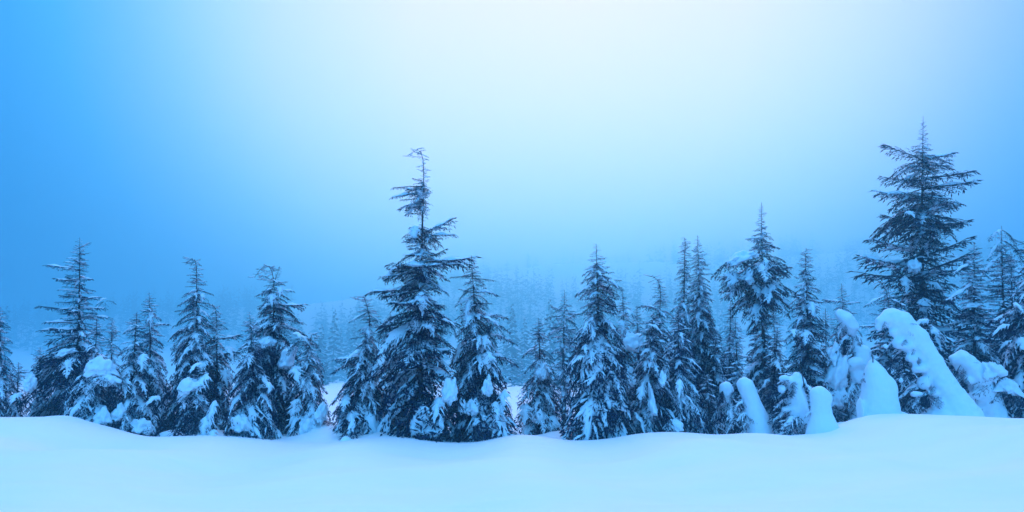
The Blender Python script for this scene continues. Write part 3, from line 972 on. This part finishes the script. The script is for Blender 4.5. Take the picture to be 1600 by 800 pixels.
buried("great leaning tree sheathed in thick white snow, arching to the left over dark twigs", 1500, 22.6,
       [(1378, 503, 10), (1392, 497, 15), (1410, 507, 20), (1431, 532, 19), (1450, 562, 18), (1468, 595, 20), (1485, 627, 27), (1498, 662, 38)],
       balls=[(1404, 536, 9, 10, -.12), (1397, 519, 8, 8, -.1), (1424, 560, 10, 8, -.15), (1436, 576, 13, 7, -.15), (1444, 598, 9, 11, -.15), (1460, 615, 12, 7, -.15), (1420, 541, 12, 10, -.1),
              (1472, 654, 34, 18, -.1), (1436, 664, 44, 12, 0), (1374, 511, 6, 7, 0), (1466, 632, 10, 8, -.3), (1408, 594, 5, 6, -.2), (1432, 616, 11, 5, -.3), (1384, 541, 5, 4, -.1)],
       boughs=[(1425, 560, 1388, 578, 'drape', -.1), (1432, 580, 1398, 602, 'drape', -.2), (1445, 602, 1405, 628, 'heavy', -.2), (1452, 612, 1422, 640, 'heavy', -.3),
               (1410, 530, 1386, 545, 'drape', 0), (1455, 615, 1440, 640, 'drape', -.4), (1440, 590, 1415, 615, 'drape', .3), (1420, 545, 1392, 565, 'heavy', .4),
               (1450, 605, 1412, 634, 'drape', .4), (1435, 575, 1396, 618, 'heavy', .5), (1460, 560, 1476, 560, 'thin', .1), (1478, 585, 1493, 583, 'thin', .1)], seed=2.0)
buried("smaller leaning snow-sheathed tree right of the great leaning one", 1545, 24.2,
       [(1492, 562, 9), (1504, 562, 14), (1518, 577, 17), (1530, 600, 18), (1543, 625, 21), (1552, 655, 24)],
       balls=[(1513, 595, 8, 8, -.15), (1522, 618, 9, 9, -.2), (1532, 642, 10, 9, -.1), (1500, 575, 7, 6, 0)],
       boughs=[(1518, 590, 1500, 607, 'drape', -.1), (1524, 612, 1504, 634, 'drape', -.2), (1530, 632, 1512, 650, 'heavy', -.2), (1512, 580, 1494, 592, 'drape', .2),
               (1540, 610, 1558, 622, 'thin', 0)], seed=3.0, voxel=.04)
buried("smooth bell shaped mound of snow with a twig at its peak", 1375, 21.8,
       [(1364, 567, 7), (1368, 585, 17), (1372, 606, 24), (1374, 632, 29), (1375, 668, 33)],
       balls=[(1388, 610, 13, 24, 0), (1345, 640, 4, 20, -.2), (1404, 655, 20, 12, .1), (1362, 660, 22, 18, -.1)],
       boughs=[(1362, 572, 1350, 584, 'thin', 0), (1364, 580, 1348, 596, 'thin', -.1), (1366, 560, 1361, 550, 'thin', 0)], seed=4.0, amp=.02, twig=[(1364, 580), (1364, 562), (1362, 550)])
buried("small snowman shaped pillar of snow with round head and flared foot", 1284, 20.7,
       [(1281, 618, 15), (1283, 634, 15), (1284, 652, 17), (1286, 672, 24), (1287, 696, 30)],
       balls=[(1277, 614, 12, 10, 0), (1290, 622, 10, 14, 0), (1300, 688, 16, 10, 0), (1270, 690, 16, 10, 0)], seed=5.0, amp=.015, voxel=.035,
       boughs=[(1270, 640, 1258, 652, 'thin', -.05)])
buried("bent sapling with white snow apron and arched twig top, beside the snowman figure", 1242, 21.6,
       [(1246, 588, 6), (1246, 600, 11), (1245, 618, 15), (1246, 638, 17), (1250, 660, 18)],
       balls=[(1226, 592, 8, 6, 0), (1238, 598, 9, 9, 0), (1222, 608, 6, 7, -.1), (1228, 640, 8, 6, -.1)],
       boughs=[(1243, 600, 1210, 602, 'drape', -.1), (1243, 612, 1206, 622, 'drape', -.2), (1244, 622, 1208, 642, 'heavy', -.1), (1246, 636, 1214, 662, 'heavy', -.3),
               (1250, 640, 1238, 682, 'heavy', -.5), (1250, 645, 1262, 684, 'heavy', -.5), (1258, 615, 1270, 640, 'drape', -.2), (1258, 600, 1268, 622, 'drape', -.2), (1258, 630, 1270, 662, 'drape', -.3),
               (1254, 650, 1225, 672, 'heavy', -.6), (1240, 590, 1216, 585, 'drape', .1), (1252, 585, 1262, 606, 'thin', -.1), (1246, 640, 1205, 668, 'drape', .2)],
       seed=6.0, voxel=.035, twig=[(1256, 605), (1254, 585), (1250, 572), (1244, 566), (1237, 566)])
buried("club shaped white snow pillar leaning left, at the foot of the swollen crown conifer", 1184, 21.9,
       [(1163, 600, 11), (1166, 604, 13), (1172, 618, 13), (1177, 634, 14), (1183, 652, 17), (1188, 676, 20)],
       balls=[(1158, 600, 7, 8, 0), (1182, 640, 9, 10, -.1)],
       boughs=[(1170, 622, 1150, 640, 'drape', -.1), (1176, 640, 1152, 662, 'heavy', -.2), (1180, 645, 1164, 670, 'heavy', -.3), (1180, 632, 1196, 640, 'thin', 0),
               (1184, 642, 1203, 660, 'drape', -.1), (1168, 615, 1150, 625, 'drape', .2)], seed=7.0, voxel=.035, amp=.02)
buried("low dark bush under a round snow cap, left of the club shaped pillar", 1138, 22.6,
       [(1134, 606, 9), (1136, 612, 11), (1134, 625, 9)],
       balls=[(1127, 628, 6, 8, 0), (1150, 640, 7, 8, -.2)],
       boughs=[(1138, 615, 1118, 640, 'drape', -.1), (1138, 620, 1122, 660, 'heavy', -.2), (1140, 620, 1160, 645, 'drape', -.1), (1140, 625, 1155, 665, 'heavy', -.3),
               (1140, 630, 1140, 668, 'heavy', -.5), (1142, 622, 1172, 652, 'heavy', -.1), (1138, 630, 1112, 665, 'heavy', 0), (1140, 640, 1165, 672, 'heavy', -.3), (1138, 610, 1150, 622, 'drape', -.3)],
       seed=8.0, voxel=.035)
buried("tilted white snow cap on a bent trunk above the bell shaped mound", 1345, 24.4,
       [(1313, 492, 9), (1322, 500, 13), (1331, 510, 12), (1334, 526, 3), (1341, 545, 9), (1348, 560, 12), (1352, 585, 12), (1345, 610, 14), (1342, 660, 16)],
       balls=[(1336, 570, 13, 12, -.1), (1340, 590, 12, 14, -.1), (1350, 552, 10, 12, 0)],
       boughs=[(1320, 508, 1308, 532, 'drape', 0), (1328, 520, 1312, 548, 'drape', -.1), (1335, 550, 1318, 575, 'drape', -.1), (1340, 575, 1316, 600, 'heavy', -.1),
               (1340, 600, 1320, 640, 'heavy', -.2), (1335, 540, 1322, 565, 'heavy', .2), (1342, 590, 1330, 628, 'heavy', -.4), (1330, 515, 1345, 540, 'drape', -.1), (1325, 510, 1316, 560, 'heavy', .3)],
       seed=9.0, voxel=.04)
buried("twiggy snow-covered sapling stub poking out at the crest, right of the snowy gap", 540, 20.8,
       [(541, 690, 9), (541, 698, 14), (541, 710, 18)], balls=[(550, 692, 7, 6, 0)],
       boughs=[(540, 690, 528, 698, 'drape', -.1), (545, 688, 556, 698, 'drape', -.1), (540, 692, 534, 706, 'drape', -.2), (546, 690, 552, 704, 'drape', -.2)], seed=10.0, voxel=.03, amp=.02, n=8,
       group='snow-wrapped saplings at the crest')

# ------------------------------------------------------------------ low drifts heaped at the feet of the trees
def drift(label, px, py, D, rx, ry, seed):
    rng = np.random.default_rng(seed)
    P = at(px, py, D)
    q = ppm(D)
    h = max(0.15, at(px, py - ry, D).z - gz(P.x, D))
    V, Fc = lump(rng, rx / q, rx * 0.8 / q, h, 0, 0.5, 0.16)
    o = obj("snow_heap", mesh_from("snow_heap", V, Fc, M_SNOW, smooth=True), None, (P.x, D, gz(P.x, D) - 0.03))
    tag(o, label, "snow heap", "snow heaps at the foot of the trees")


drift("snow heap between the snow-capped bush and the broad frosted conifer", 165, 670, 22.3, 16, 18, 2)
drift("snow heap sloping up to the foot of the snow-hatted stump tree", 268, 688, 22.5, 26, 16, 3)
drift("rounded snow heap left under the tallest middle tree", 600, 690, 23, 28, 16, 4)
drift("snow heap in the hollow right of the squat conifer with the snow tongue", 885, 690, 23.6, 26, 12, 5)
drift("snow heap between the snowman shaped pillar and the bell shaped mound", 1325, 678, 22.6, 34, 18, 6)

# ------------------------------------------------------------------ misty forest beyond the clearing
def far_tree_arrays(seed, n=34, half=0.21, snow=0.6):
    """a unit-height snowy spruce, needles and snow faces in one soup with material numbers"""
    rng = np.random.default_rng(seed)
    Vs, Fs, Ms, k = [], [], [], 0

    def put(V, Fc, m):
        nonlocal k
        Vs.append(V)
        Fs.append(np.asarray(Fc) + k)
        Ms.append(np.full(len(Fc), m))
        k += len(V)
    V, Fc = tube([(0, 0, 0), (0, 0, .5), (0, 0, .98)], [.012, .006, .001], 4)
    put(V, Fc, 2)
    for i in range(n):
        t = 0.02 + 0.95 * (i + rng.random()) / n
        az = i * 2.4 + rng.normal(0, .3)
        L = half * t ** .75 * rng.uniform(.7, 1.2) + 0.008
        d = np.array([math.cos(az), math.sin(az), 0])
        s = np.array([-math.sin(az), math.cos(az), 0])
        z = np.array([0, 0, 1.0])
        P = z * (1 - t)
        dr = L * rng.uniform(.25, .6)
        w = L * rng.uniform(.32, .5)
        A, B, T = P + d * L * .5 + s * w - z * dr * .55, P + d * L * .5 - s * w - z * dr * .55, P + d * L - z * dr
        h = z * 0.010
        put(np.array([P - z * .01, A, T, B, P + d * L * .6 - z * (dr * .45 + .035)]), [[0, 1, 4], [1, 2, 4], [2, 3, 4], [3, 0, 4]], 0)
        f = rng.uniform(.55, .95)
        put(np.array([P + h, P + (A - P) * f + h, P + (T - P) * f + h, P + (B - P) * f + h]), [[0, 1, 2], [0, 2, 3]], 1 if rng.random() < snow else 0)
    return np.concatenate(Vs), np.concatenate(Fs), np.concatenate(Ms)


far_meshes = [mesh_from("misty_spruce", *far_tree_arrays(s, 40)[:2], [M_FOL[1], M_SNOW, M_BARK], far_tree_arrays(s, 40)[2]) for s in range(6)]
rng = random.Random(5)
spots = []
for i in range(104):
    px = rng.uniform(425, 1150) if i % 4 else rng.uniform(-20, 1560)
    spots.append((px, rng.uniform(330, 500)))
spots += [(800, 240), (812, 262), (772, 276), (820, 255), (500, 247), (520, 268), (860, 232), (1000, 255), (452, 276), (552, 290), (832, 283), (790, 298)]
for i, (px, D) in enumerate(spots):
    x = at(px, 590, D).x
    h = rng.uniform(19, 36) * (1 if D > 300 else .75)
    o = obj("misty_spruce", far_meshes[i % 6], None, (x, D, gz(x, D) - .3))
    o.scale = (h * rng.uniform(.8, 1.15), h * rng.uniform(.8, 1.15), h)
    o.rotation_euler = (0, 0, rng.uniform(0, 6.28))
    tag(o, "small frosted spruce fading into the mist across the snowy clearing", "tree", "misty spruces across the clearing")
# snowy shrubs in front of that forest edge
for i, (px, D) in enumerate([(508, 160), (494, 166), (476, 172), (816, 158), (804, 168), (878, 146)]):
    x = at(px, 600, D).x
    o = obj("frosted_shrub", far_meshes[(i + 2) % 6], None, (x, D, gz(x, D) - .3))
    o.scale = (10, 10, 5.4 + 1.6 * (i % 3))
    o.rotation_euler = (0, 0, i * 1.3)
    tag(o, "low rounded frosted shrub at the far edge of the snowy clearing", "shrub", "frosted shrubs across the clearing")


def hillside_forest():
    rng = np.random.default_rng(77)
    base = [far_tree_arrays(50 + s, 11, .26, .12) for s in range(5)]
    Vs, Fs, Ms, k = [], [], [], 0
    n = 0
    while n < 3300:
        D = 520 + 620 * rng.random() ** 1.2
        px = rng.uniform(-150, 1750)
        x = at(px, 500, D).x
        # open snow slopes
        a = math.sin(x * .0115 + 1.0) + .7 * math.sin(D * .019 + x * .007)
        if a > 1.0 and D > 520:
            continue
        if 455 < px < 660 and D > 560 + 0.5 * (px - 455):
            continue
        V, Fc, M = base[n % 5]
        h = rng.uniform(13, 24)
        c, s = math.cos(n * 1.7), math.sin(n * 1.7)
        W = np.stack([(V[:, 0] * c - V[:, 1] * s) * h * 1.1 + x, (V[:, 0] * s + V[:, 1] * c) * h * 1.1 + D, V[:, 2] * h + gz(x, D) - .5], -1)
        Vs.append(W)
        Fs.append(Fc + k)
        Ms.append(M)
        k += len(W)
        n += 1
    me = mesh_from("hillside_forest", np.concatenate(Vs), np.concatenate(Fs), [M_FOL[1], M_SNOW, M_BARK], np.concatenate(Ms))
    tag(obj("hillside_forest", me), "dim forest on the hillside dissolving into fog", "forest", None, 'stuff')


hillside_forest()


# ------------------------------------------------------------------ haze
def build_haze():
    me = bpy.data.meshes.new("haze")
    bm = bmesh.new()
    bmesh.ops.create_cube(bm, size=1)
    bm.to_mesh(me)
    bm.free()
    x0, x1, y0, y1, z0, z1 = -1450, 1450, -250, 1450, -3.0, HAZE_TOP
    o = obj("haze", me, loc=((x0 + x1) / 2, (y0 + y1) / 2, (z0 + z1) / 2))
    o.scale = (x1 - x0, y1 - y0, z1 - z0)
    m = bpy.data.materials.new("haze")
    m.use_nodes = True
    N, L = m.node_tree.nodes, m.node_tree.links
    N.clear()
    out = N.new('ShaderNodeOutputMaterial')
    v = N.new('ShaderNodeVolumePrincipled')
    v.inputs['Color'].default_value = (0.27, 0.84, 1.0, 1)
    v.inputs['Density'].default_value = HAZE_DENSITY
    v.inputs['Anisotropy'].default_value = HAZE_G
    L.new(v.outputs[0], out.inputs['Volume'])
    me.materials.append(m)
    tag(o, kind='stuff')


HAZE_TOP = 142.0
build_haze()
